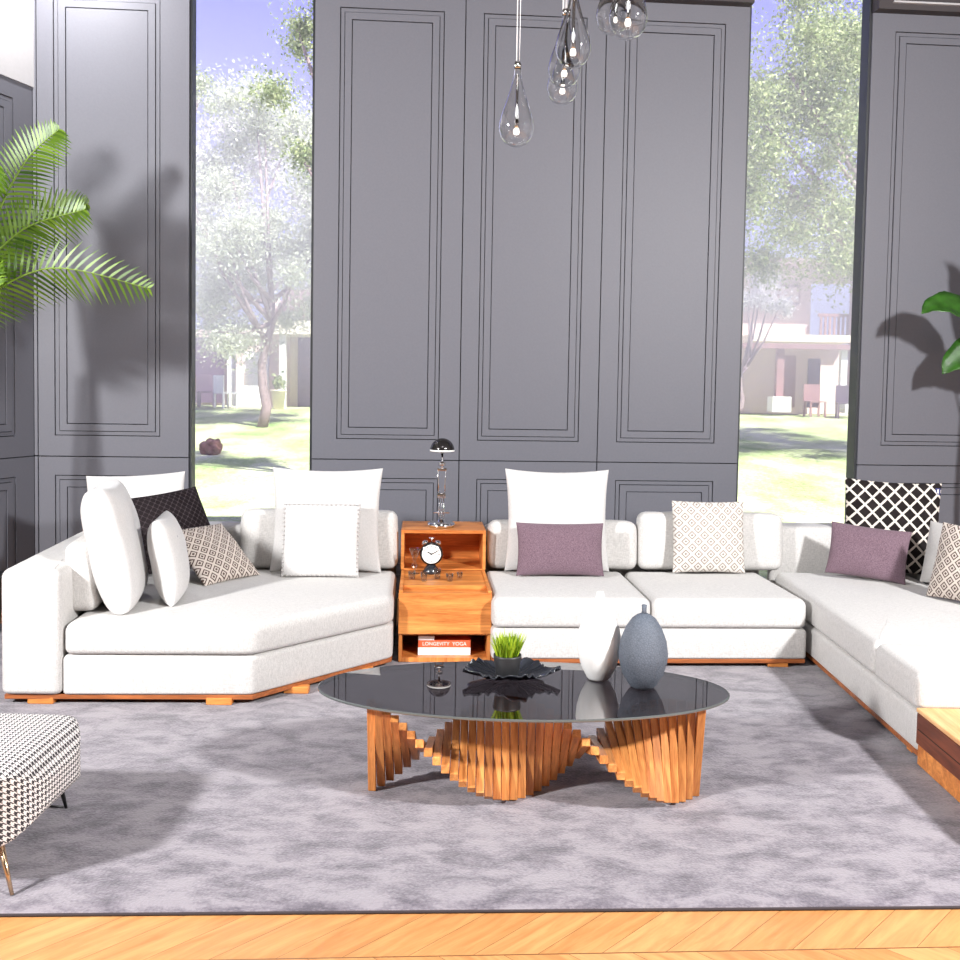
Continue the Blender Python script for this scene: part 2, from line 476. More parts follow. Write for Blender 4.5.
def grooved(bm, cell, m, sg=1):
    """wall board with nested rectangular grooves; sg = side the face looks to"""
    g = .0035
    grow = lambda r, d: (r[0]-d, r[1]+d, r[2]-d, r[3]+d)
    rects = [m, grow(m, -.034), grow(m, -.092)]
    prev = cell
    for k, r in enumerate(rects):
        face = (0, .006, -.002)[k]
        n0, n1 = (face, .03) if sg > 0 else (-.03, -face)
        ring(bm, prev, grow(r, g*(.8 if k else 1)), n0, n1); prev = grow(r, -g*(.8 if k else 1))
    n0, n1 = (.003, .03) if sg > 0 else (-.03, -.003)
    box(bm, prev[0], prev[1], n0, n1, prev[2], prev[3], .002, 1)
def wall_section(name, u0, u1, seams, mould, ztop=ZT, thick=.16):
    root = wobj(name, B(u0, u1, .022, thick, 0, ZC), M['wallback']); tag(root, kind='structure')
    e = [u0]+seams+[u1]
    for a, b in zip(e, e[1:]):
        g = .004
        a2, b2 = a+(g if a != u0 else 0), b-(g if b != u1 else 0)
        mm = [q for q in mould if q[0] > a and q[1] < b]
        for z0, z1, w0, w1 in ((.0, 1.128, .18, .98), (1.136, ztop, 1.30, 4.715)):
            bm = BM()
            if mm: grooved(bm, (a2, b2, z0, z1), (mm[0][0], mm[0][1], w0, w1))
            else: box(bm, a2, b2, 0, .03, z0, z1, .003, 1)
            obj('wall_panel', bm, M['wallpaint'], root)
    return root
wall_section('wall_back', -3.53, -2.335, [-3.50], [(-3.37, -2.56)])
wall_section('wall_back', -1.358, 2.15, [-.168, .97], [(-1.16, -.34), (-.02, .81), (1.13, 1.95)])
wr = wall_section('wall_back', 3.185, 5.9, [], [(3.385, 4.6)])
# walls under/over the openings and jambs
for a, b in ((-2.335, -1.358), (2.15, 3.185)):
    o = wobj('wall_back', B(a, b, .10, .16, 0, .12), M['jamb']); tag(o, kind='structure')
for k, (a, b) in enumerate(((-2.335, -1.358), (2.15, 3.185))):
    w = empty('window_%d' % (k+1), kind='structure'); w.matrix_world = WM
    obj('window_pane', B(a+.01, b-.01, .150, .156, .12, ZC), M['pane'], w)
    bm = BM()
    for q in (a, b): box(bm, q-.004 if q == a else q-.02, q+.02 if q == a else q+.004, .02, .165, .12, ZC)
    obj('window_frame', bm, M['jamb'], w)
# dark cornice bands above the panels
for k, (a, b) in enumerate(((-1.358, 2.15), (3.185, 5.9))):
    bm = B(a, b, -.10, .02, ZT, ZC)
    o = wobj('trim_%d' % (k+1), bm, M['trimdark']); tag(o, kind='structure')
o = wobj('trim_3', B(3.3, 5.5, -.125, -.10, ZT+.045, ZT+.06), M['soffit']); tag(o, kind='structure')
# left return wall, lower, with a pale soffit ledge over it
cx, cy = -3.52, 7.886
dl = Vector((-.30, -1, 0)).normalized()
LM = Matrix.Translation((cx, cy, 0)) @ Matrix.Rotation(math.atan2(dl.y, dl.x), 4, 'Z')   # local x runs toward the viewer
wl = obj('wall_left', B(-.25, 10.4, -.16, -.022, 0, ZC), M['wallback']); wl.matrix_world = LM; tag(wl, kind='structure')
# which side is the room? local +y must face the room
LEN = 10.4
for x0 in range(7):
    a = x0*1.5 + .004; b = min(LEN, (x0+1)*1.5)-.004
    if a >= LEN: break
    for z0, z1, w0, w1 in ((0, 1.128, .18, .98), (1.136, 4.0, 1.30, 3.86)):
        bm = BM(); grooved(bm, (a, b, z0, z1), (a+.2, b-.2, w0, w1), -1); obj('wall_panel', bm, M['wallpaint'], wl)
tr = obj('trim_4', B(-.2, LEN, -.02, .012, 4.0, ZC), M['soffit']); tr.matrix_world = LM; tag(tr, kind='structure')
endl = Vector((cx, cy, 0)) + dl*LEN
o = obj('wall_right', B(5.6, 5.76, -2.2, 8.9, 0, ZC), M['showroom']); tag(o, kind='structure')
o = obj('wall_front', B(endl.x-.4, 5.7, -2.2, -2.05, 0, ZC), M['showroom']); tag(o, kind='structure')
# ceiling and floor follow the room outline
def on_wall(u, n=0): p = WM @ Vector((u, n, 0)); return (p.x, p.y)
outline = [on_wall(-3.53, .16), on_wall(5.9, .16), (5.76, -2.2), (endl.x-.4, -2.2)]
o = obj('ceiling', prism(outline, ZC, ZC+.15), M['ceiling']); tag(o, kind='structure')
o = obj('floor', prism(outline, -.12, 0), M['floor']); tag(o, kind='structure')

# ------------------------------------------------------------------ rug
rb = soft_box(7.0, 3.9, .018, .008, 0, 10, nz=0)
rug = obj('area_rug', rb, [M['rug'], M['rugedge']], None, True, (.10, 5.185, .0), (0, 0, R(2.7)))
for f in rug.data.polygons:
    if f.center.z < .0135 and abs(f.normal.z) < .9: f.material_index = 1
tag(rug, 'mottled lilac grey short pile rug with dark bound edge on the wooden floor', 'rug')
ZR = .018

# ------------------------------------------------------------------ sofas
def feet(root, pts, h=.045, w=.13):
    for x, y in pts: obj('foot', B(x-w/2, x+w/2, y-.03, y+.03, ZR+.001, h+.012, .003, 1), M['wood'], root)
def shift(pts, d):   # pull an outline inward a little
    n = len(pts); c = Vector((sum(p[0] for p in pts)/n, sum(p[1] for p in pts)/n))
    return [tuple(Vector(p)+(c-Vector(p)).normalized()*d) for p in pts]
YAW = math.atan(.058)
# left corner module
L = empty('corner_sofa', (-1.6, 6.2, 0), 0, 'cream angled corner sofa at the left, below the left window, with cut-off front corner', 'sofa')
L.location = (0, 0, 0)
foot = [(-2.235, 5.325), (-1.225, 5.375), (-.525, 6.165), (-.585, 7.24), (-2.37, 7.14)]
obj('plinth', prism([(-2.55, 5.33), (-1.22, 5.385), (-.53, 6.18), (-.60, 7.42), (-2.72, 7.31)], .045, .072, .004, 1), M['trim'], L)
obj('base', soft_poly(foot, .072, .285, .03, 0), M['sofa'], L, True)
obj('seat_cushion', soft_poly([(-2.225, 5.315), (-1.215, 5.36), (-.52, 6.15), (-.575, 7.02), (-2.33, 6.95)], .288, .462, .055, .012), M['sofa'], L, True)
am = soft_poly([(-2.56, 5.30), (-2.235, 5.31), (-2.40, 7.05), (-2.74, 7.06)], .072, .745, .055, .0)
obj('armrest', am, M['sofa'], L, True)
obj('backrest', soft_poly([(-2.76, 7.05), (-.59, 7.17), (-.61, 7.43), (-2.78, 7.34)], .072, .735, .05, 0), M['sofa'], L, True)
feet(L, [(-2.36, 5.37), (-1.40, 5.40), (-1.02, 5.62), (-.70, 6.02), (-2.5, 7.0), (-.75, 7.2)], w=.14)
# middle two-seat module
Cc = empty('two_seat_sofa', (0, 0, 0), 0, 'cream armless two seat sofa in the middle, right of the wooden console', 'sofa')
def ry(x, d=0): return 6.165 + .058*(x-.09) + d
def q4(x0, x1, d0, d1):     # quad aligned with the sofa row
    f = lambda x, d: (x - .058*d, ry(x, d))
    return [f(x0, d0), f(x1, d0), f(x1, d1), f(x0, d1)]
obj('plinth', prism(q4(.10, 2.10, .02, 1.3), .045, .072, .004, 1), M['trim'], Cc)
obj('base', soft_poly(q4(.095, 2.105, .01, 1.25), .072, .262, .03, 0), M['sofa'], Cc, True)
obj('seat_cushion', soft_poly(q4(.095, 1.098, 0, .96), .265, .452, .055, .012), M['sofa'], Cc, True)
obj('seat_cushion', soft_poly(q4(1.104, 2.10, 0, .96), .265, .452, .055, .012), M['sofa'], Cc, True)
obj('backrest', soft_poly(q4(.11, 2.19, 1.16, 1.40), .072, .725, .05, 0), M['sofa'], Cc, True)
feet(Cc, [q4(.25, 1, .06, 1)[0], q4(1.0, 1.95, .06, 1)[0], q4(1.0, 1.93, .06, 1)[1], q4(.25, 1.93, .1, 1.25)[2], q4(.3, 1.93, .1, 1.25)[3]])
# right long module
Rr = empty('chaise_sofa', (0, 0, 0), 0, 'long cream sofa section running toward the viewer along the right side', 'sofa')
rp = lambda x, y: (x + .026*(y-4.65), y)
obj('plinth', prism([rp(2.115, 4.70), rp(3.40, 4.70), rp(3.40, 7.6), rp(2.115, 7.6)], .045, .072, .004, 1), M['trim'], Rr)
obj('base', soft_poly([rp(2.105, 4.69), rp(3.10, 4.69), rp(3.10, 7.42), rp(2.105, 7.42)], .072, .262, .03, 0), M['sofa'], Rr, True)
obj('seat_cushion', soft_poly([rp(2.095, 4.68), rp(3.09, 4.68), rp(3.09, 5.26), rp(2.095, 5.26)], .265, .452, .055, .012), M['sofa'], Rr, True)
obj('seat_cushion', soft_poly([rp(2.10, 5.265), rp(3.09, 5.265), rp(3.09, 7.26), rp(2.10, 7.26)], .265, .452, .055, .015), M['sofa'], Rr, True)
obj('backrest', soft_poly([rp(2.08, 7.37), rp(2.72, 7.37), rp(2.72, 7.66), rp(2.16, 7.66)], .072, .76, .05, 0), M['sofa'], Rr, True)
obj('backrest', soft_poly([rp(2.725, 7.33), rp(3.44, 7.33), rp(3.44, 7.62), rp(2.725, 7.62)], .072, .76, .05, 0), M['sofa'], Rr, True)
obj('armrest', soft_poly([rp(3.15, 4.68), rp(3.44, 4.68), rp(3.44, 7.31), rp(3.15, 7.31)], .072, .74, .05, 0), M['sofa'], Rr, True)
feet(Rr, [rp(2.2, 4.85), rp(3.2, 4.85), rp(2.2, 6.8), rp(3.2, 7.1)])

def bcush(sx, sy, sz, loc, yaw, lean, label, group='loose cream back cushions along the sofas'):
    o = obj('back_cushion', soft_box(sx, sy, sz, .055, .012, seed=loc[0]), M['sofa'], None, True, loc, (R(-lean), 0, R(yaw)))
    tag(o, label, 'cushion', group); return o
bcush(1.07, .16, .40, (-1.12, 7.03, .466), 3.3, 2, 'cream block back cushion under the left window, behind the big white pillow')
bcush(1.05, .16, .34, (.61, 7.205, .456), 3.3, 3, 'cream block back cushion behind the mauve cushion, just right of the console')
bcush(1.04, .16, .405, (1.69, 7.27, .456), 3.3, 2, 'tall cream block back cushion behind the pale diamond patterned cushion')
bcush(1.0, .17, .385, (-2.275, 6.03, .466), 97, 2, 'cream block back cushion seen end on, leftmost against the left sofa arm')

# ------------------------------------------------------------------ pillows
ZS = .468
def tagp(p, x, z, rz=0, y=None):
    """small navy label sewn on a cushion (position in cushion coordinates)"""
    bm = B(-.016, .016, -.0015, .0015, -.022, .022); box(bm, -.004, .004, -.0028, -.001, -.014, .014, mi=1)
    o = obj('sewn_tag', bm, [M['navy'], M['paper']], p, False, (x, y, z), (0, 0, rz)); o['label'] = 'small navy sewn tag'
    return o
p4 = pillow('scatter_cushion', .66, .64, .17, M['white'], (-2.37, 6.90, ZS-.01), 8, 12, -3, 'large white cushion deep in the left corner, behind the black cushion', 'white scatter cushions', seed=4)
p2 = pillow('scatter_cushion', .62, .70, .27, M['white'], (-2.04, 5.80, ZS), 103, 12, 0, 'big white cushion seen edge on beside the left arm, left of the small one', 'white scatter cushions', seed=2, full=.24)
p3 = pillow('scatter_cushion', .44, .50, .20, M['white'], (-1.80, 5.93, ZS), 100, 10, 0, 'small white cushion with navy tag standing edge on in front of the black cushion', 'white scatter cushions', seed=3, full=.38)
p5 = pillow('scatter_cushion', .56, .54, .15, M['smalllattice'], (-1.93, 6.60, ZS+.05), 45, 32, -6, 'black cushion with fine lattice leaning in the left corner', 'patterned scatter cushions', seed=5)
p6 = pillow('scatter_cushion', .48, .48, .14, M['diamond'], (-1.60, 6.50, ZS), 58, 50, 0, 'brown and cream diamond patterned cushion leaning back on the left sofa', 'patterned scatter cushions', seed=6)
p7 = pillow('scatter_cushion', .75, .71, .17, M['white'], (-1.05, 6.84, ZS), 3, 9, 0, 'large plain white cushion standing left of the console on the left sofa', 'white scatter cushions', seed=7, pinch=.07)
p8 = pillow('scatter_cushion', .51, .49, .14, M['white'], (-1.06, 6.66, ZS), 2, 12, 0, 'smaller white cushion with gathered rim leaning on the big white one by the console', 'white scatter cushions', seed=8, pinch=.03)
p9 = pillow('scatter_cushion', .73, .71, .17, M['white'], (.56, 7.02, ZS), 3, 8, 0, 'large white cushion standing behind the mauve cushion right of the console', 'white scatter cushions', seed=9, pinch=.07)
p10 = pillow('scatter_cushion', .60, .36, .13, M['mauve'], (.57, 6.85, ZS), 3, 12, 0, 'oblong mauve cushion in front of the large white one right of the console', 'mauve scatter cushions', seed=10)
p11 = pillow('scatter_cushion', .51, .50, .14, M['palediamond'], (1.645, 7.06, ZS), 2, 10, 0, 'pale diamond patterned cushion on the middle of the back sofa', 'patterned scatter cushions', seed=11, pinch=.03)
p12 = pillow('scatter_cushion', .52, .36, .13, M['mauve'], (2.69, 6.90, ZS-.01), -26, 14, 4, 'oblong mauve cushion in the right corner, in front of the black lattice one', 'mauve scatter cushions', seed=12)
p13 = pillow('scatter_cushion', .66, .66, .16, M['lattice'], (2.97, 7.14, ZS-.01), -8, 10, 2, 'large black cushion with cream quatrefoil lattice in the right corner', 'patterned scatter cushions', seed=13)
p14 = pillow('scatter_cushion', .46, .42, .13, M['greywhite'], (3.17, 6.66, ZS), -62, 12, 0, 'pale grey cushion in the right corner between lattice and diamond cushions', 'white scatter cushions', seed=14)
p15 = pillow('scatter_cushion', .52, .48, .14, M['diamond'], (3.02, 6.16, ZS), -62, 16, 0, 'brown and cream diamond patterned cushion cut off by the right edge', 'patterned scatter cushions', seed=15)
# gathered rim of the smaller white cushion
bm = BM()
for k in range(64):
    t = k/64*4; s = int(t); f = (t-s)*2-1
    w, h = .25, .24
    x, z = [(f*w, -h), (w, f*h), (-f*w, h), (-w, -f*h)][s]
    box(bm, x*.985-.006, x*.985+.006, -.03, -.012, z*.97+.245-.006, z*.97+.245+.006, .004, 1)
g = obj('gathered_rim', bm, M['greywhite'], p8, True)
tagp(p3, -.10, .36, 0, -.083); tagp(p4, -.28, .50, 0, -.03); tagp(p13, .30, .60, 0, -.02)

# ------------------------------------------------------------------ console with hutch
CM = Matrix.Translation((-.49, 6.20, 0)) @ Matrix.Rotation(YAW, 4, 'Z')
K = empty('console_cabinet', (0, 0, 0), 0, 'orange walnut console between the two sofas, with drawer, open niche and raised box', 'cabinet')
K.matrix_world = CM
W = .575
Z0 = ZR+.002
bm = BM()
box(bm, 0, .022, 0, .66, Z0, .455, .002, 1); box(bm, W-.022, W, 0, .66, Z0, .455, .002, 1)
box(bm, .022, W-.022, 0, .66, Z0, Z0+.028, .002, 1)
box(bm, .022, W-.022, .62, .66, Z0+.028, .40, 0)
box(bm, .022, W-.022, .0, .66, .19, .205, 0)
obj('body', bm, M['woodv'], K)
obj('drawer_front', B(-.002, W+.002, -.02, .0, .20, .457, .003, 1), M['wood'], K)
bm = BM(); box(bm, .022, W-.022, .0, .20, .42, .435); box(bm, .022, W-.022, .19, .75, .435, .465, .002, 1); box(bm, .0, .022, .0, .75, .455, .470); box(bm, W-.022, W, .0, .75, .455, .470)
obj('work_top', bm, M['wood'], K)
bm = BM()
ty = .70
box(bm, -.005, .017, ty, 1.15, .471, .745, .002, 1); box(bm, W-.017, W+.005, ty, 1.15, .471, .745, .002, 1)
box(bm, .017, W-.017, ty, 1.15, .722, .745, .002, 1); box(bm, .017, W-.017, 1.12, 1.15, .471, .722); box(bm, .017, W-.017, ty, 1.12, .468, .478)
obj('display_box', bm, M['wood'], K)
obj('carcass', B(.03, W-.03, .66, 1.12, Z0, .46), M['dark'], K)
def cw(x, y, z): return CM @ Vector((x, y, z))
# books
def book(x0, x1, y0, y1, z0, z1, cover, label, text=None):
    r = empty('book', cw((x0+x1)/2, (y0+y1)/2, z0), YAW, label, 'book', 'books in the console niche')
    w = (x1-x0)/2; d = (y1-y0)/2; h = z1-z0
    bm = BM(); box(bm, -w, w, -d, d, 0, .004); box(bm, -w, w, -d, d, h-.004, h); box(bm, -w, w, -d, -d+.004, .004, h-.004)
    obj('cover', bm, cover, r)
    obj('pages', B(-w+.004, w-.004, -d+.005, d-.004, .0045, h-.0045), M['paper'], r)
    if text:
        cu = D.curves.new('spine_text', 'FONT'); cu.body = text; cu.size = h*.72; cu.extrude = .0005; cu.align_x = 'CENTER'; cu.align_y = 'CENTER'
        t = D.objects.new('tmp', cu); COL.objects.link(t)
        bpy.context.view_layer.update()
        me = D.meshes.new_from_object(t.evaluated_get(bpy.context.evaluated_depsgraph_get()))
        D.objects.remove(t)
        me.materials.clear(); me.materials.append(M['paper'])
        t = D.objects.new('spine_text', me); COL.objects.link(t); t.parent = r
        t.location = (0, -d-.0008, h/2); t.rotation_euler = (R(90), 0, 0)
    return r
bz = Z0+.029
book(.125, .455, .06, .30, bz, bz+.047, M['enamel'], 'thick white book at the bottom of the stack in the console niche')
book(.125, .455, .062, .30, bz+.048, bz+.092, M['orange'], 'orange red book lying on the white one in the console niche', 'LONGEVITY  YOGA')
book(.125, .225, .064, .25, bz+.093, bz+.118, M['enamel'], 'small white booklet on top of the orange book')
# desk lamp
lx = cw(.275, .88, .747)
La = empty('desk_lamp', lx, YAW, 'chrome desk lamp with black dome shade standing on the console box', 'lamp')
obj('lamp_base', lathe([(0, 0), (.092, 0), (.096, .006), (.096, .026), (.088, .03), (.05, .034), (.03, .036), (.026, .05), (0, .052)]), M['chrome'], La, True)
bm = BM()
for s in (-1, 1):
    tube(bm, [(s*.016, 0, .05), (s*.016, .03, .22)], .0045); tube(bm, [(s*.02, .03, .22), (s*.028, -.01, .405)], .0045)
box(bm, -.03, .03, .018, .042, .20, .235, .004); box(bm, -.034, .034, -.02, .0, .395, .415, .004)
tube(bm, [(-.055, 0, .10), (.055, 0, .10)], .006); tube(bm, [(0, .0, .05), (0, .03, .22)], .003)
obj('arm', bm, M['chrome'], La, True)
bm = BM(); tube(bm, [(0, -.01, .405), (0, -.02, .44), (0, -.01, .53)], .008); tube(bm, [(-.022, -.015, .445), (.022, -.015, .445)], .017)
obj('joint', bm, M['chrome'], La, True)
prof = [(.086*math.cos(a), .54+.086*math.sin(a)) for a in [k/12*PI/2 for k in range(13)]]
sh = obj('lamp_shade', lathe([(.085, .53)]+prof, cap=False), M['darkchrome'], La, True)
so = sh.modifiers.new('s', 'SOLIDIFY'); so.thickness = .003
rim = obj('shade_rim', lathe([(.070, .532), (.086, .532), (.087, .543), (.084, .545), (.070, .537)], cap=False), M['enamel'], sh, True)
obj('bulb', lathe([(0, .528), (.02, .533), (.028, .55), (.02, .575), (0, .585)], 20), M['enamel'], La, True)
# twin-bell clock
ck = cw(.205, .60, .466)
Ck = empty('alarm_clock', ck, YAW, 'chrome alarm clock with white face and bells in front of the console box', 'clock')
bm = lathe([(0, -.022), (.070, -.022), (.076, -.018), (.078, .016), (.072, .024), (0, .026)], 40)
bmesh.ops.rotate(bm, matrix=Matrix.Rotation(R(90), 3, 'X'), verts=bm.verts); bmesh.ops.translate(bm, vec=(0, 0, .135), verts=bm.verts)
obj('case', bm, M['darkchrome'], Ck, True)
bm = lathe([(0, 0), (.064, 0), (.064, .002), (0, .002)], 40)
bmesh.ops.rotate(bm, matrix=Matrix.Rotation(R(90), 3, 'X'), verts=bm.verts); bmesh.ops.translate(bm, vec=(0, -.027, .135), verts=bm.verts)
dial = obj('dial', bm, M['enamel'], Ck)
bm = BM()
for k in range(12):
    a = k*PI/6; bmm = Matrix.Translation((0, -.0305, .135)) @ Matrix.Rotation(a, 4, 'Y')
    box(bm, -.002, .002, -.001, .001, .046, .057, M4=bmm)
obj('hour_marks', bm, M['ink'], dial)
bm = BM()
for a, l, w in ((-58, .032, .0035), (62, .045, .0028)):
    box(bm, -w, w, -.001, .001, -.006, l, M4=Matrix.Translation((0, -.032, .135)) @ Matrix.Rotation(R(a), 4, 'Y'))
tube(bm, [(0, -.034, .135), (0, -.030, .135)], .006)
obj('hands', bm, M['ink'], dial)
for s in (-1, 1):
    bm = lathe([(0, .022), (.012, .020), (.022, .010), (.026, 0), (0, 0)], 20)
    bmesh.ops.transform(bm, matrix=Matrix.Translation((s*.042, 0, .205)) @ Matrix.Rotation(R(s*28), 4, 'Y'), verts=bm.verts)
    obj('bell', bm, M['chrome'], Ck, True)
bm = BM(); tube(bm, [(0, 0, .21), (0, 0, .245)], .004); tube(bm, [(-.018, 0, .242), (.018, 0, .242)], .0045)
obj('handle', bm, M['chrome'], Ck, True)
bm = lathe([(0, 0), (.055, 0), (.058, .012), (.045, .035), (.03, .058), (0, .062)], 28)
obj('foot', bm, M['blackgloss'], Ck, True)
# hourglass-like glass goblet and small crystal glasses
g0 = obj('goblet', lathe([(0, .0), (.032, 0), (.033, .004), (.006, .012), (.006, .03), (.022, .05), (.022, .062), (.006, .085), (.012, .095), (.036, .16), (.038, .175), (.035, .175), (.010, .10), (0, .096)], 28), M['thinglass'], None, True, cw(.092, .58, .466))
tag(g0, 'clear glass goblet with ball stem left of the alarm clock', 'glass')
def tumbler(x, y, r, h, label):
    o = obj('crystal_tumbler', lathe([(0, 0), (r*.8, 0), (r*.85, .002), (r, h), (r*.92, h), (r*.75, .008), (0, .008)], 18), M['thinglass'], None, True, cw(x, y, .466))
    tag(o, label, 'glass', 'small crystal glasses on the console top'); return o
tumbler(.075, .40, .024, .05, 'small crystal glass nearest the left side on the console top')
tumbler(.155, .33, .022, .06, 'small crystal glass below the goblet on the console top')
tumbler(.245, .42, .024, .065, 'small crystal glass right under the alarm clock')
tumbler(.325, .33, .024, .05, 'small crystal glass right of centre on the console front')
tumbler(.395, .44, .020, .04, 'small crystal glass farthest right on the console top')

KS = .98
for rt in (L, Cc, Rr):
    for ch in rt.children:
        for v in ch.data.vertices: v.co.x *= KS; v.co.y *= KS
for o in list(COL.objects):
    if o.parent is None and (o.get('category') in ('cushion', 'glass', 'book', 'lamp', 'clock', 'cabinet')):
        kk = KS if o['category'] == 'cushion' else .991
        o.location.x *= kk; o.location.y *= kk

# ------------------------------------------------------------------ low wooden side box at the right
S = empty('side_table', (0, 0, 0), 0, 'low two tone wooden side table at the end of the right sofa', 'table')
obj('plinth', B(2.085, 3.15, 3.65, 4.64, ZR+.002, .115, .004, 1), M['wood'], S)
dk = M['walnut']
obj('body', B(2.08, 3.16, 3.64, 4.65, .116, .262, .004, 1), dk, S)
obj('drawer_seam', B(2.0785, 2.082, 3.66, 4.63, .186, .190), M['ink'], S)
obj('table_top', B(2.078, 3.165, 3.635, 4.655, .263, .283, .004, 1), M['oak'], S)
S.rotation_euler[2] = R(-1.5); S.location = (-.145, -.005, 0)

# ------------------------------------------------------------------ coffee table
TX, TY, TZ = .205, 4.253, .45
T = empty('coffee_table', (TX, TY, ZR), 0, 'oval smoked glass coffee table on a twisted fan of orange wooden slats', 'table')
bm = BM(); seg = 96; a_, b_ = .885, .418
rows = []
for (k, z) in ((.994, .0), (1, .003), (1, .009), (.994, .012)):
    rows.append([bm.verts.new((a_*k*math.cos(2*PI*i/seg), b_*(k if k == 1 else .988)*math.sin(2*PI*i/seg), TZ-.012-ZR+z)) for i in range(seg)])
for r0, r1 in zip(rows, rows[1:]):
    for i in range(seg):
        f = bm.faces.new((r0[i], r0[(i+1) % seg], r1[(i+1) % seg], r1[i])); f.material_index = 1
bm.faces.new(rows[0][::-1]); bm.faces.new(rows[-1])
obj('glass_top', bm, [M['tabletop'], M['tableedge']], T)
nS = 40; x0, x1 = -.452-TX+.018, .958-TX-.018
LS = TZ-.012-ZR-.002
sbm = B(-.0165, .0165, -.0165, .0165, -LS/2, LS/2, .0015, 1)
first = None
for i in range(nS):
    th = (i+1.3)*PI/19.5
    loc = (x0+(x1-x0)*i/(nS-1), 4.14-TY, LS/2+.001)
    if first is None:
        first = obj('slat', sbm, M['slat'], T); o = first
    else:
        o = first.copy(); COL.objects.link(o); o.parent = T
    # shorter reach when diagonal so the corners stay between rug and glass
    o.location = loc; o.rotation_euler = (th, 0, 0)
    ext = (LS*abs(math.cos(th))+.033*abs(math.sin(th)))
    if ext > LS: o.scale = (1, 1, (LS-.033*abs(math.sin(th)))/(LS*abs(math.cos(th))+1e-9))
bm = B(x0-.01, x1+.01, 4.14-TY-.010, 4.14-TY+.010, LS/2-.010, LS/2+.010)
obj('rod', bm, M['blackmetal'], T)

ZG = TZ+.001
v1 = obj('vase', lathe([(0, 0), (.042, 0), (.052, .01), (.078, .06), (.094, .12), (.098, .17), (.090, .225), (.070, .28), (.044, .325), (.026, .35), (.019, .372), (.015, .392), (.010, .392), (.010, .33), (0, .32)], 56), M['whiteceramic'], None, True, (.545, 4.395, ZG))
tag(v1, 'tall matt white teardrop vase with narrow neck on the coffee table', 'vase')
v2 = empty('vase', (.724, 4.29, ZG), 0, 'grey blue crackled pear shaped vase with a short stem neck on the coffee table', 'vase')
obj('body', lathe([(0, 0), (.046, 0), (.060, .012), (.088, .06), (.104, .115), (.107, .15), (.099, .205), (.078, .26), (.052, .30), (.030, .317), (.014, .324), (0, .325)], 56), M['greyvase'], v2, True)
obj('neck', lathe([(.013, .318), (.010, .335), (.012, .36), (.008, .36), (.007, .32)], 20), M['greyvase'], v2, True)
# leaf shaped black bowl
def leafbowl():
    bm = BM(); nr, na = 14, 96; rows = []
    for i in range(nr+1):
        t = i/nr; row = []
        for k in range(na):
            a = 2*PI*k/na
            rr = .198*(1+.10*math.cos(5*a+.6)+.05*math.cos(9*a))*(t)
            z = .008+.040*t**2.2*(1+.25*math.cos(5*a+.6)) + .006*math.sin(23*a)*t**3
            rib = .004*math.cos(30*a)*t
            row.append(bm.verts.new((rr*math.cos(a), rr*.66*math.sin(a), z+rib)) if i else None)
        rows.append(row)
    c = bm.verts.new((0, 0, .008))
    for k in range(na): bm.faces.new((c, rows[1][k], rows[1][(k+1) % na]))
    for i in range(1, nr):
        for k in range(na): bm.faces.new((rows[i][k], rows[i+1][k], rows[i+1][(k+1) % na], rows[i][(k+1) % na]))
    return bm
bw = obj('bowl', leafbowl(), M['blackgloss'], None, True, (.150, 4.385, ZG))
so = bw.modifiers.new('s', 'SOLIDIFY'); so.thickness = .006; so.offset = 1
tag(bw, 'black glossy leaf shaped bowl with ragged rim on the coffee table', 'bowl')
G = empty('potted_grass', (.137, 4.345, ZG+.022), 0, 'small black pot of bright green grass standing in the black bowl', 'plant')
obj('pot', lathe([(0, 0), (.046, 0), (.049, .004), (.062, .088), (.062, .096), (.056, .096), (.052, .08), (0, .08)], 32), M['blackpot'], G, True)
bm = BM()
for k in range(260):
    r0 = random.random()**.5*.045; a = random.random()*2*PI; h = random.uniform(.07, .125); sp = random.uniform(.2, .9)
    p0 = Vector((r0*math.cos(a), r0*math.sin(a), .078)); b2 = random.random()*2*PI
    tip = p0 + Vector((r0*math.cos(a)*sp*1.1+random.uniform(-.02, .02), r0*math.sin(a)*sp*1.1+random.uniform(-.02, .02), h))
    side = Vector((math.cos(b2), math.sin(b2), 0))*.0032
    mid = p0.lerp(tip, .55)+Vector((0, 0, .008))
    vs = [bm.verts.new(q) for q in (p0-side, p0+side, mid+side, mid-side, tip)]
    bm.faces.new(vs[:4]); bm.faces.new((vs[3], vs[2], vs[4]))
gb = obj('grass_blades', bm, M['grass'], G); tag(gb, kind='stuff')

# ------------------------------------------------------------------ ottoman
O = empty('ottoman', (-1.985, 3.61, ZR), R(0), 'houndstooth upholstered ottoman on thin legs at the lower left edge', 'ottoman')
ob = soft_box(.95, .80, .262, .13, .012, 30, nz=.0)
for v in ob.verts:      # round the plan corners generously
    S2 = Vector((.475, .42)); r2 = .33
    p = v.co.xy; q = Vector((max(-S2.x+r2, min(S2.x-r2, p.x)), max(-S2.y+r2, min(S2.y-r2, p.y)))); d = p-q
    if d.length > r2 : p = q+d.normalized()*r2; v.co.x, v.co.y = p
obj('cushion_body', ob, M['hound'], O, True, (0, 0, .135))
for sx, sy in ((1, -1), (1, 1), (-1, 1), (-1, -1)):
    bm = BM(); tube(bm, [(sx*(.37 if sy < 0 else .33), sy*.28, .17), (sx*(.445 if sy < 0 else .34), sy*.345, 0.001)], [.013, .006], 12)
    lg = obj('leg', bm, M['brass'] if sy < 0 else M['blackmetal'], O, True)
    lg['label'] = 'pale brass front leg' if sy < 0 else 'dark rear leg'
bm = BM(); tube(bm, [(.33, .34, .006), (.22, .34, .012)], .004); obj('stretcher', bm, M['blackmetal'], O, True)

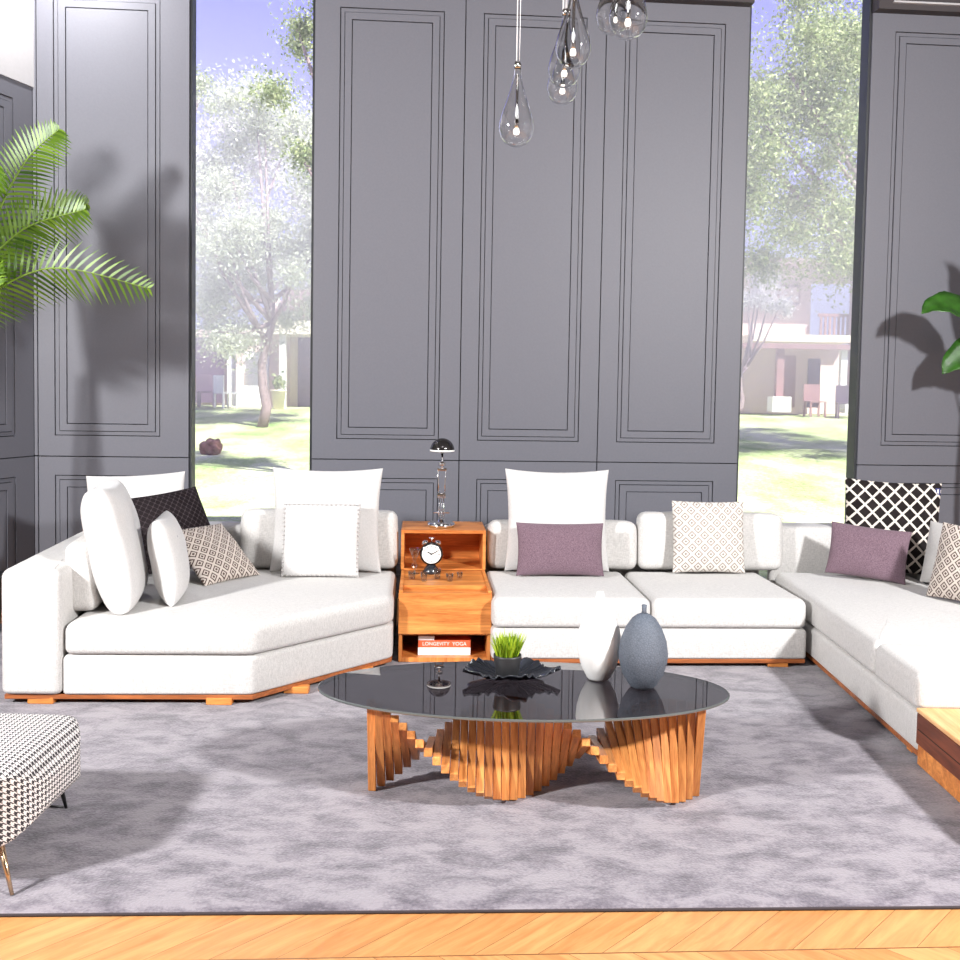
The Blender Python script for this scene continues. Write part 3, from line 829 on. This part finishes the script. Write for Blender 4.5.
# ------------------------------------------------------------------ pendant lights
def pendant(x, y, z, s, label, zt=None):
    """z = lowest point of the glass"""
    P = empty('pendant_light', (x, y, z), random.random()*3, label, 'light', 'clear glass teardrop pendants')
    prof = [(0, 0), (.022, .002), (.045, .012), (.063, .034), (.073, .065), (.074, .085), (.066, .125), (.050, .170), (.034, .215), (.020, .265), (.013, .30), (.011, .325), (.013, .335)]
    o = obj('glass_drop', lathe([(r*s, q*s) for r, q in prof], 40, cap=False), M['glass'], P, True)
    so = o.modifiers.new('s', 'SOLIDIFY'); so.thickness = .0035; so.offset = -1
    obj('bulb_holder', lathe([(0, .30*s), (.006, .30*s), (.007, .12*s), (.011, .10*s), (.011, .075*s), (0, .07*s)], 16), M['chrome'], P, True)
    obj('bulb', lathe([(0, .045*s), (.012, .05*s), (.014, .06*s), (.010, .075*s), (0, .08*s)], 16), M['lit'], P, True)
    obj('cap', lathe([(.010, .325*s), (.017, .33*s), (.017, .345*s), (.010, .36*s), (0, .36*s)], 20), M['chrome'], P, True)
    top = 5.56-z
    bm = BM()
    for k in range(3):
        a = 2*PI*k/3; tube(bm, [(.008*math.cos(a), .008*math.sin(a), .35*s), (.012*math.cos(a), .012*math.sin(a), top)], .0012, 6)
    obj('suspension_wires', bm, M['wire'], P)
    obj('ceiling_mount', lathe([(0, top+.036), (.05, top+.036), (.05, top), (0, top)], 24), M['chrome'], P, True)
pendant(.136, 4.40, 2.79, 1.0, 'lowest clear glass teardrop pendant, hanging alone at the left')
pendant(.366, 4.30, 3.10, .98, 'clear glass teardrop pendant in front of the middle cluster')
pendant(.350, 4.55, 3.09, .95, 'clear glass teardrop pendant half hidden in the middle cluster')
pendant(.362, 4.80, 3.085, .95, 'rearmost and lowest teardrop pendant of the middle cluster')
pendant(.588, 4.25, 3.205, 1.05, 'largest looking teardrop pendant at the right of the group')
pendant(.562, 4.55, 3.325, .98, 'teardrop pendant just behind the rightmost one')

# ------------------------------------------------------------------ palm at the left
def frond(root, pts, w, n=34, mat='palm', droop=.18, name='frond', tw=70):
    """pinnate frond along a polyline; leaflets both sides"""
    P = [Vector(p) for p in pts]
    def at(t):
        k = t*(len(P)-1); i = min(int(k), len(P)-2); f = k-i
        a, b, c, d = P[max(i-1, 0)], P[i], P[i+1], P[min(i+2, len(P)-1)]
        return .5*((2*b)+(c-a)*f+(2*a-5*b+4*c-d)*f*f+(3*b-a-3*c+d)*f**3)
    bm = BM(); N = 24
    tube(bm, [at(k/N) for k in range(N+1)], [.011*(1-.8*k/N) for k in range(N+1)], 6)
    st = obj(name, bm, M['palmstem'], root, True)
    bm = BM()
    for k in range(n):
        t = .12+.88*k/(n-1); c = at(t); d = (at(min(1, t+.02))-at(t-.02)).normalized()
        side = d.cross(Vector((0, 0, 1)))
        if side.length < .1: side = Vector((1, 0, 0))
        side.normalize(); up = side.cross(d).normalized()
        side = side*math.cos(R(tw))+up*math.sin(R(tw)); up = side.cross(d).normalized()
        L_ = w*(math.sin(PI*min(1, t*.9+.08))**.6)*random.uniform(.9, 1.05)
        for s in (-1, 1):
            dr = (side*s*.9 + d*.62 + up*.25).normalized()
            q = []
            for j in range(6):
                f = j/5
                q.append(c + dr*L_*f + Vector((0, 0, -droop*L_*f*f)))
            wd = .0115
            prev = None
            for j, p in enumerate(q):
                ww = wd*(1-(j/5)**2)*(.5+.5*min(1, j*1.2)) + .0006
                off = d*ww
                a, b = bm.verts.new(p-off+up*.003), bm.verts.new(p+off)
                if prev: bm.faces.new((prev[0], prev[1], b, a))
                prev = (a, b)
    obj('leaflets', bm, M[mat], st)
    return st
PX, PY = -3.42, 6.72
Pm = empty('potted_palm', (PX, PY, 0), 0, 'tall green feather palm behind the left sofa, cut off by the left edge', 'plant')
Pm.location = (0, 0, 0)
pt = obj('pot', lathe([(0, 0), (.15, 0), (.16, .01), (.20, .36), (.215, .38), (.19, .38), (.17, .33), (0, .33)], 40), M['blackpot'], Pm, True, (PX, PY, ZR+.002)); 
bm = BM()
for dx, dy, r_ in ((0, 0, .035), (.06, .03, .026), (-.05, .05, .024)):
    tube(bm, [(PX+dx, PY+dy, .33), (PX+dx*1.3, PY+dy*1.3, 1.2), (PX+dx*.8, PY+dy*.8, 2.05)], [r_, r_*.8, r_*.6], 10)
obj('trunk', bm, M['trunk'], Pm, True)
C0 = (PX, PY, 2.0)
fr_ = [
 ([C0, (-3.25, 6.70, 2.75), (-3.05, 6.72, 3.18), (-2.84, 6.75, 3.40)], .26),
 ([C0, (-3.30, 6.60, 2.40), (-3.02, 6.62, 2.72), (-2.64, 6.66, 2.86)], .30),
 ([C0, (-3.25, 6.50, 2.22), (-2.80, 6.52, 2.46), (-2.20, 6.62, 2.35)], .30),
 ([C0, (-3.42, 6.35, 2.75), (-3.38, 6.25, 3.05), (-3.12, 6.20, 3.12)], .34),
 ([C0, (-3.40, 6.30, 2.50), (-3.28, 6.05, 2.74), (-3.02, 5.95, 2.72)], .34),
 ([C0, (-3.40, 6.45, 2.25), (-3.25, 6.25, 2.40), (-2.95, 6.15, 2.38)], .32),
 ([C0, (-3.55, 6.55, 2.8), (-3.60, 6.35, 3.3), (-3.45, 6.1, 3.5)], .26),
 ([C0, (-3.55, 6.35, 2.4), (-3.62, 6.0, 2.7), (-3.65, 5.6, 2.6)], .28),
 ([C0, (-3.36, 6.40, 2.6), (-3.22, 6.22, 2.95), (-2.98, 6.15, 3.05)], .32),
 ([C0, (-3.40, 6.30, 2.2), (-3.22, 6.10, 2.45), (-2.92, 6.05, 2.30)], .30),
 ([C0, (-3.30, 6.85, 2.5), (-3.10, 7.05, 2.9), (-2.85, 7.25, 3.0)], .24),
]
for pts, w in fr_: frond(Pm, pts, w, 36)

# ------------------------------------------------------------------ broad leaved plant at the right
Q = empty('potted_plant', (0, 0, 0), 0, 'broad leaved green plant behind the right sofa, cut off by the right edge', 'plant')
QX, QY = 4.12, 7.86
obj('pot', lathe([(0, 0), (.14, 0), (.15, .01), (.18, .34), (.195, .36), (.17, .36), (.15, .31), (0, .31)], 40), M['blackpot'], Q, True, (QX, QY, .001))
bm = BM(); tube(bm, [(QX, QY, .3), (QX-.02, QY, 1.2), (QX, QY-.02, 2.0)], [.03, .024, .015], 10); obj('stem', bm, M['trunk'], Q, True)
def bigleaf(base, ctrl, tip, wid, twist=0):
    b0, c0, t0 = map(Vector, (base, ctrl, tip)); bm = BM(); rows = []; N = 16
    stalk = BM(); tube(stalk, [(QX, QY-.01, 1.7), tuple((Vector((QX, QY, 1.8))+b0)/2+Vector((0, 0, .05))), base], .008, 8)
    lf = obj('leaf_stalk', stalk, M['palmstem'], Q, True)
    for k in range(N+1):
        t = k/N; p = b0*(1-t)**2+c0*2*t*(1-t)+t0*t*t; d = ((c0-b0)*(1-t)+(t0-c0)*t).normalized()
        s = d.cross(Vector((0, 0, 1))).normalized(); u = s.cross(d)
        s = (s*math.cos(twist)+u*math.sin(twist)); 
        w = wid*(math.sin(PI*(t**.8)))**.7+.002
        fold = u*.35
        rows.append([bm.verts.new(p+(s*q+fold*abs(q))*w+u*.006*math.sin(k*1.7+q*3)) for q in (-1, -.66, -.33, 0, .33, .66, 1)])
    for a, b in zip(rows, rows[1:]):
        for j in range(6): bm.faces.new((a[j], a[j+1], b[j+1], b[j]))
    o = obj('leaf', bm, M['banana'], lf, True); so = o.modifiers.new('s', 'SOLIDIFY'); so.thickness = .003
bigleaf((3.95, 7.84, 2.14), (3.66, 7.80, 2.54), (3.40, 7.78, 2.36), .12, .95)
bigleaf((4.12, 7.95, 1.90), (3.95, 7.98, 2.16), (3.68, 8.0, 1.90), .15, 1.2)
bigleaf((4.10, 7.75, 2.3), (4.1, 7.6, 2.9), (3.95, 7.5, 3.0), .12)
bigleaf((4.2, 7.85, 2.2), (4.5, 7.8, 2.6), (4.75, 7.75, 2.3), .12)
bigleaf((4.12, 7.7, 2.1), (4.2, 7.35, 2.45), (4.15, 7.1, 2.2), .12)

# ------------------------------------------------------------------ outdoors
def gz(x, y): 
    return min(1.02, -.02+.049*max(0, y-8.6)) + .02*noise.noise(Vector((x*.5, y*.5, 0)))
bm = BM(); nx, ny = 50, 60; gr = [[None]*(ny+1) for _ in range(nx+1)]
for i in range(nx+1):
    for j in range(ny+1):
        x = -24+48*i/nx; y = 9.0+41*j/ny + (.075*x if j == 0 else 0)
        gr[i][j] = bm.verts.new((x, y, gz(x, y)-.03))
for i in range(nx):
    for j in range(ny): bm.faces.new((gr[i][j], gr[i+1][j], gr[i+1][j+1], gr[i][j+1]))
o = obj('lawn', bm, M['lawn'], None, True); tag(o, kind='structure')

def leaves(n, blobs, size, seed):
    rg = np.random.RandomState(seed)
    wts = np.array([b[3]*b[4]*b[5] for b in blobs])**.75; wts /= wts.sum()
    idx = rg.choice(len(blobs), n, p=wts); Bb = np.array(blobs)[idx]
    v = rg.normal(size=(n, 3)); v /= np.linalg.norm(v, axis=1)[:, None]
    rr = np.clip(np.abs(rg.normal(size=n))*.62, 0, 1.55)
    c = Bb[:, :3] + v*rr[:, None]*Bb[:, 3:6]
    a = rg.normal(size=(n, 3)); a /= np.linalg.norm(a, axis=1)[:, None]
    b = rg.normal(size=(n, 3)); b -= (a*b).sum(1)[:, None]*a; b /= np.linalg.norm(b, axis=1)[:, None]
    s = size*rg.uniform(.6, 1.3, n)[:, None]
    vs = np.stack([c-a*s, c-b*s*.5, c+a*s, c+b*s*.5], 1).reshape(-1, 3)
    return vs
def tree(name, label, base, top, trunk_r, blobs, n, size, mat, seed, branches=6, group='trees beyond the windows', lean=0):
    r = empty(name, (0, 0, 0), 0, label, 'tree', group)
    vs = leaves(n, blobs, size, seed)
    me = D.meshes.new('foliage'); me.vertices.add(len(vs)); me.vertices.foreach_set('co', vs.ravel())
    me.loops.add(len(vs)); me.loops.foreach_set('vertex_index', np.arange(len(vs), dtype=np.int32))
    me.polygons.add(n); me.polygons.foreach_set('loop_start', np.arange(0, len(vs), 4, dtype=np.int32)); 
    me.update(calc_edges=True); me.materials.append(M[mat])
    o = D.objects.new('foliage', me); COL.objects.link(o); o.parent = r
    bm = BM(); rg = random.Random(seed)
    b0 = Vector(base); t0 = Vector(top)
    pts = [b0.lerp(t0, k/6)+Vector((math.sin(k*1.3+seed)*.10*(k > 0), 0, 0)) for k in range(7)]
    tube(bm, pts, [trunk_r*(1-.08*k) for k in range(7)], 10)
    for k in range(branches):
        bl = rg.choice(blobs); s = pts[rg.choice((4, 5, 6))]
        e = Vector(bl[:3])+Vector((rg.uniform(-.4, .4)*bl[3], rg.uniform(-.3, .3)*bl[4], rg.uniform(0, .6)*bl[5]))
        m_ = s.lerp(e, .5)+Vector((0, 0, -.1*(e-s).length)); tube(bm, [s, m_, e], [trunk_r*.5, trunk_r*.3, trunk_r*.12], 7)
    obj('trunk', bm, M['bark'], r, True)
    return r
rg = random.Random(3)
def cloud(cx, cy, cz, rx, rz, k, r0):
    out = []
    for _ in range(k):
        a = rg.random()*2*PI; q = rg.random()**.5
        out.append((cx+rx*q*math.cos(a), cy+rg.uniform(-.6, .6)*rx, cz+rz*q*math.sin(a), r0*rg.uniform(.6, 1.3), r0, r0*rg.uniform(.5, 1)))
    return out
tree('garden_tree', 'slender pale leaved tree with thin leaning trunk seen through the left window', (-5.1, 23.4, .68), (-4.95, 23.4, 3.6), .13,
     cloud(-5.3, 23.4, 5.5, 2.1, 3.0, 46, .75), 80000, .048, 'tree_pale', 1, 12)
tree('garden_tree', 'near tree whose leafy branches enter the left window at upper right', (-.8, 13.8, .2), (-1.2, 13.9, 3.6), .16,
     cloud(-2.05, 14.0, 5.9, .95, 1.7, 22, .42), 34000, .03, 'tree_green', 2, 9)
tree('garden_tree', 'sparse tree with few leaves at the left edge of the left window', (-8.6, 27, .85), (-8.5, 27, 6.5), .14,
     cloud(-7.9, 27, 8.6, .8, 1.5, 7, .5), 3600, .05, 'tree_green', 3, 8)
tree('garden_tree', 'broad green tree filling the top of the right window', (9.9, 19.0, .5), (9.4, 19.0, 4.2), .26,
     cloud(7.4, 19.0, 6.95, 3.7, 3.1, 130, .85), 190000, .040, 'tree_green', 4, 14)
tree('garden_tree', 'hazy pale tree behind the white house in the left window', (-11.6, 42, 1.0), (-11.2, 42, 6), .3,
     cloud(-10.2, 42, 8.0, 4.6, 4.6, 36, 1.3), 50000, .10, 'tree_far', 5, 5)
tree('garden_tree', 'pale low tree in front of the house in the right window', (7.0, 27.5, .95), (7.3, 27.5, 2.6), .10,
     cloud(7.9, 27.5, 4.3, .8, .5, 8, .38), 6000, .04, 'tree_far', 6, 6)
# houses: px -> world x at 30 m is (px-480)/33.3 ; z = 1.75+(h-y)/33.3 with h about 381 left, 391 right
def X30(p): return (p-480)/33.3
def ZL(y): return 1.75+(381.5-y)/33.3
def ZQ(y): return 1.75+(390.5-y)/33.3
H1 = empty('garden_house', (0, 0, 0), 0, 'white and pinkish house with balcony and dark doorway seen through the left window', 'house', None)
g0z = 1.0
def part(par, name, mat, p0, p1, ya, yb, Z, d0=30., d1=30.4, bev=0):
    return obj(name, B(X30(p0), X30(p1), d0, d1, Z(yb), Z(ya), bev, 1), mat, par)
part(H1, 'wall', M['render_pink'], 150, 282, 330, 412, ZL, 30.6, 34)
part(H1, 'wall', M['render_cream'], 278, 420, 300, 412, ZL, 31.2, 36)
part(H1, 'roof', M['roof'], 284, 425, 291, 309, ZL, 29.6, 36)
part(H1, 'balcony', M['render_cream'], 268, 425, 322, 335, ZL, 29.3, 31.2)
bm = BM()
for k in range(14): box(bm, X30(270+k*9), X30(270+k*9)+.05, 29.28, 29.33, ZL(322), ZL(311))
box(bm, X30(268), X30(420), 29.27, 29.34, ZL(312.5), ZL(310.5))
obj('railing', bm, M['house_wood'], H1)
part(H1, 'doorway', M['house_dark'], 291, 340, 336, 408, ZL, 31.05, 31.19)
part(H1, 'column', M['house_white'], 282, 288, 335, 410, ZL, 29.5, 29.7)
part(H1, 'column', M['render_pink'], 268, 278, 300, 410, ZL, 30.1, 30.5)
part(H1, 'gate', M['house_white'], 241, 266, 352, 410, ZL, 30.3, 30.5)
part(H1, 'window', M['house_dark'], 190, 219, 338, 404, ZL, 30.5, 30.59)
part(H1, 'door', M['house_white'], 223, 232, 340, 408, ZL, 30.45, 30.58)
part(H1, 'column', M['render_pink'], 234, 241, 335, 410, ZL, 30.2, 30.5)
H2 = empty('garden_house', (0, 0, 0), 0, 'two storey pink house with balcony and columns seen through the right window', 'house', None)
part(H2, 'wall', M['render_pink'], 690, 815, 266, 415, ZQ, 30.8, 35)
part(H2, 'wall', M['render_pink'], 815, 862, 345, 415, ZQ, 31.6, 35)
part(H2, 'roof', M['roof'], 690, 900, 261, 267, ZQ, 29.7, 35)
bm = BM()
for k in range(9): box(bm, X30(816+k*4.4), X30(816+k*4.4)+.06, 29.95, 30.02, ZQ(336), ZQ(316))
box(bm, X30(814), X30(862), 29.93, 30.04, ZQ(317), ZQ(314))
obj('balustrade', bm, M['house_wood'], H2)
part(H2, 'balcony', M['render_cream'], 745, 845, 336, 343, ZQ, 29.5, 31.6)
part(H2, 'beam', M['house_wood'], 735, 870, 345, 350, ZQ, 29.4, 29.6)
for p0, p1, ya, yb, mt in ((771, 778, 350, 398, 'house_wood'), (842.5, 849, 267, 398, 'house_wood'), (834, 840, 350, 408, 'house_white'), (852, 856, 280, 398, 'house_wood')):
    part(H2, 'column', M[mt], p0, p1, ya, yb, ZQ, 29.6, 29.8)
part(H2, 'plinth', M['house_white'], 766, 784, 397, 412, ZQ, 29.4, 30.0)
part(H2, 'plinth', M['house_white'], 837, 852, 397, 412, ZQ, 29.4, 30.0)
part(H2, 'wall_panel', M['house_wood'], 782, 801, 355, 408, ZQ, 30.7, 30.79)
part(H2, 'door', M['house_dark'], 814, 826, 358, 408, ZQ, 30.7, 30.79)
f = part(H2, 'window', M['house_wood'], 780, 803, 284, 303, ZQ, 30.68, 30.79)
obj('pane', B(X30(782), X30(801), 30.66, 30.68, ZQ(301), ZQ(286)), M['render_pink'], f)
# garden furniture, planter, stump
Pl = empty('planter', (X30(285), 29.0, gz(-5.8, 29)-.03), 0, 'cream planter with a small dark shrub beside the house doorway', 'planter')
obj('pot', lathe([(0, 0), (.15, 0), (.2, .5), (.24, .52), (.24, .56), (0, .56)], 24), M['render_cream'], Pl, True)
vs = leaves(260, [(0, 0, .78, .2, .2, .26)], .07, 12)
obj('shrub', (vs.tolist(), [], [[4*i, 4*i+1, 4*i+2, 4*i+3] for i in range(260)]), M['tree_green'], Pl)
def gchair(x, y, rz, label, mat):
    r = empty('garden_chair', (x, y, gz(x, y)-.02), rz, label, 'chair', 'garden chairs in front of the houses')
    obj('seat', B(-.25, .25, -.25, .25, .42, .46), mat, r); obj('backrest', B(-.25, .25, .22, .26, .46, .95), mat, r)
    for sx in (-1, 1):
        for sy in (-1, 1): obj('leg', B(sx*.22-.025, sx*.22+.025, sy*.22-.025, sy*.22+.025, 0, .42), mat, r)
gchair(X30(212), 29.4, .4, 'dark garden chair before the house at the left of the left window', M['house_dark'])
gchair(X30(193), 29.0, -.7, 'reddish garden chair at the very left of the left window', M['stump'])
gchair(X30(234), 29.0, 2.4, 'pale garden chair right of the dark one in the left window', M['house_white'])
gchair(X30(806), 29.3, .1, 'timber garden chair near the middle column in the right window', M['house_wood'])
gchair(X30(831), 28.9, -.2, 'dark garden chair by the door in the right window', M['house_dark'])
sx_, sy_ = -4.86, 18.1
bm = BM(); bmesh.ops.create_icosphere(bm, subdivisions=4, radius=1)
for v in bm.verts:
    k = 1+.28*noise.noise(v.co*1.7)+.10*noise.noise(v.co*6)
    v.co = Vector((v.co.x*.21*k, v.co.y*.2*k, max(-.02, .14+v.co.z*.17*k)))
st = obj('tree_stump', bm, M['stump'], None, True, (sx_, sy_, gz(sx_, sy_)-.06)); tag(st, 'brown tree stump on the lawn through the left window', 'stump')

mm_ = D.materials.new('glare_mist'); mm_.use_nodes = True; nt = mm_.node_tree; nt.nodes.clear()  # added mist volume, brightens the middle of the view like backlit glare
vo = nt.nodes.new('ShaderNodeVolumeScatter'); vo.inputs['Color'].default_value = (1, .96, .97, 1); vo.inputs['Anisotropy'].default_value = .0
tc_ = nt.nodes.new('ShaderNodeTexCoord'); x, y, z = sep(nt, tc_.outputs['Generated'])
den = ramp(nt, z, [(0, (0, 0, 0)), (.10, (.25,)*3), (.36, (1, 1, 1)), (.62, (.5,)*3), (1, (0, 0, 0))])
nt.links.new((X(nt, den) * .062).s, vo.inputs['Density'])
ou = nt.nodes.new('ShaderNodeOutputMaterial'); nt.links.new(vo.outputs[0], ou.inputs['Volume'])
mi = obj('glare_mist', B(-20, 20, 10.6, 28.4, .1, 9.5), mm_); tag(mi, kind='stuff')

# ------------------------------------------------------------------ light
def area(name, loc, aim, size, power, col=(1, 1, 1), shape='DISK', spread=180):
    l = D.lights.new(name, 'AREA'); l.shape = shape; l.size = size; l.energy = power; l.color = col; l.spread = R(spread)
    o = D.objects.new(name, l); COL.objects.link(o); o.location = loc
    o.rotation_euler = (Vector(aim)-Vector(loc)).to_track_quat('-Z', 'Y').to_euler(); return o
area('studio_light_left', (-5.0, .7, 3.5), (-.4, 6.3, .9), .5, 720)
area('studio_light_right', (4.6, .8, 4.1), (.7, 6.0, .8), .5, 780)
area('fill_light_front', (.2, 1.6, 5.2), (.2, 5.2, .2), 1.6, 60)  # weak soft fill added overhead, no fixture belongs to it
area('wall_washer', (-3.2, 7.1, 5.3), (-3.3, 7.9, 3.9), .2, 60)
s = D.lights.new('sun', 'SUN'); s.energy = 15.5; s.angle = R(.6); s.color = (1, .97, .92)
so_ = D.objects.new('sun', s); COL.objects.link(so_); so_.location = (0, 0, 20)
so_.rotation_euler = Vector((-.5, .62, -.95)).to_track_quat('-Z', 'Y').to_euler()
w = D.worlds.new('sky'); SC.world = w; w.use_nodes = True; nt = w.node_tree
bg = nt.nodes['Background']
tc = nt.nodes.new('ShaderNodeTexCoord'); x, y, z = sep(nt, tc.outputs['Generated'])
c = ramp(nt, z, [(0, srgb(222, 220, 250)), (.16, srgb(180, 182, 250)), (.42, srgb(134, 136, 240))])
nt.links.new(c, bg.inputs[0]); bg.inputs[1].default_value = 1.3

# ------------------------------------------------------------------ camera
cam = D.cameras.new('camera'); cam.sensor_width = 36; cam.sensor_fit = 'HORIZONTAL'
cam.lens = 1000/960*36; cam.shift_y = -45/960; cam.clip_end = 300
co = D.objects.new('camera', cam); COL.objects.link(co)
co.matrix_world = Matrix.Translation((0, 0, 1.75)) @ Matrix.Rotation(PI/2-R(2.86), 4, 'X') @ Matrix.Rotation(R(.95), 4, 'Z')
SC.camera = co
SC.view_settings.view_transform = 'Standard'; SC.view_settings.look = 'None'
SC.view_settings.gamma = 1; SC.view_settings.use_curve_mapping = False
SC.view_settings.exposure = 0.
SC.cycles.use_denoising = True
SC.cycles.max_bounces = 8; SC.cycles.transparent_max_bounces = 12
SC.cycles.sample_clamp_indirect = 8
SC.cycles.caustics_reflective = False; SC.cycles.caustics_refractive = False
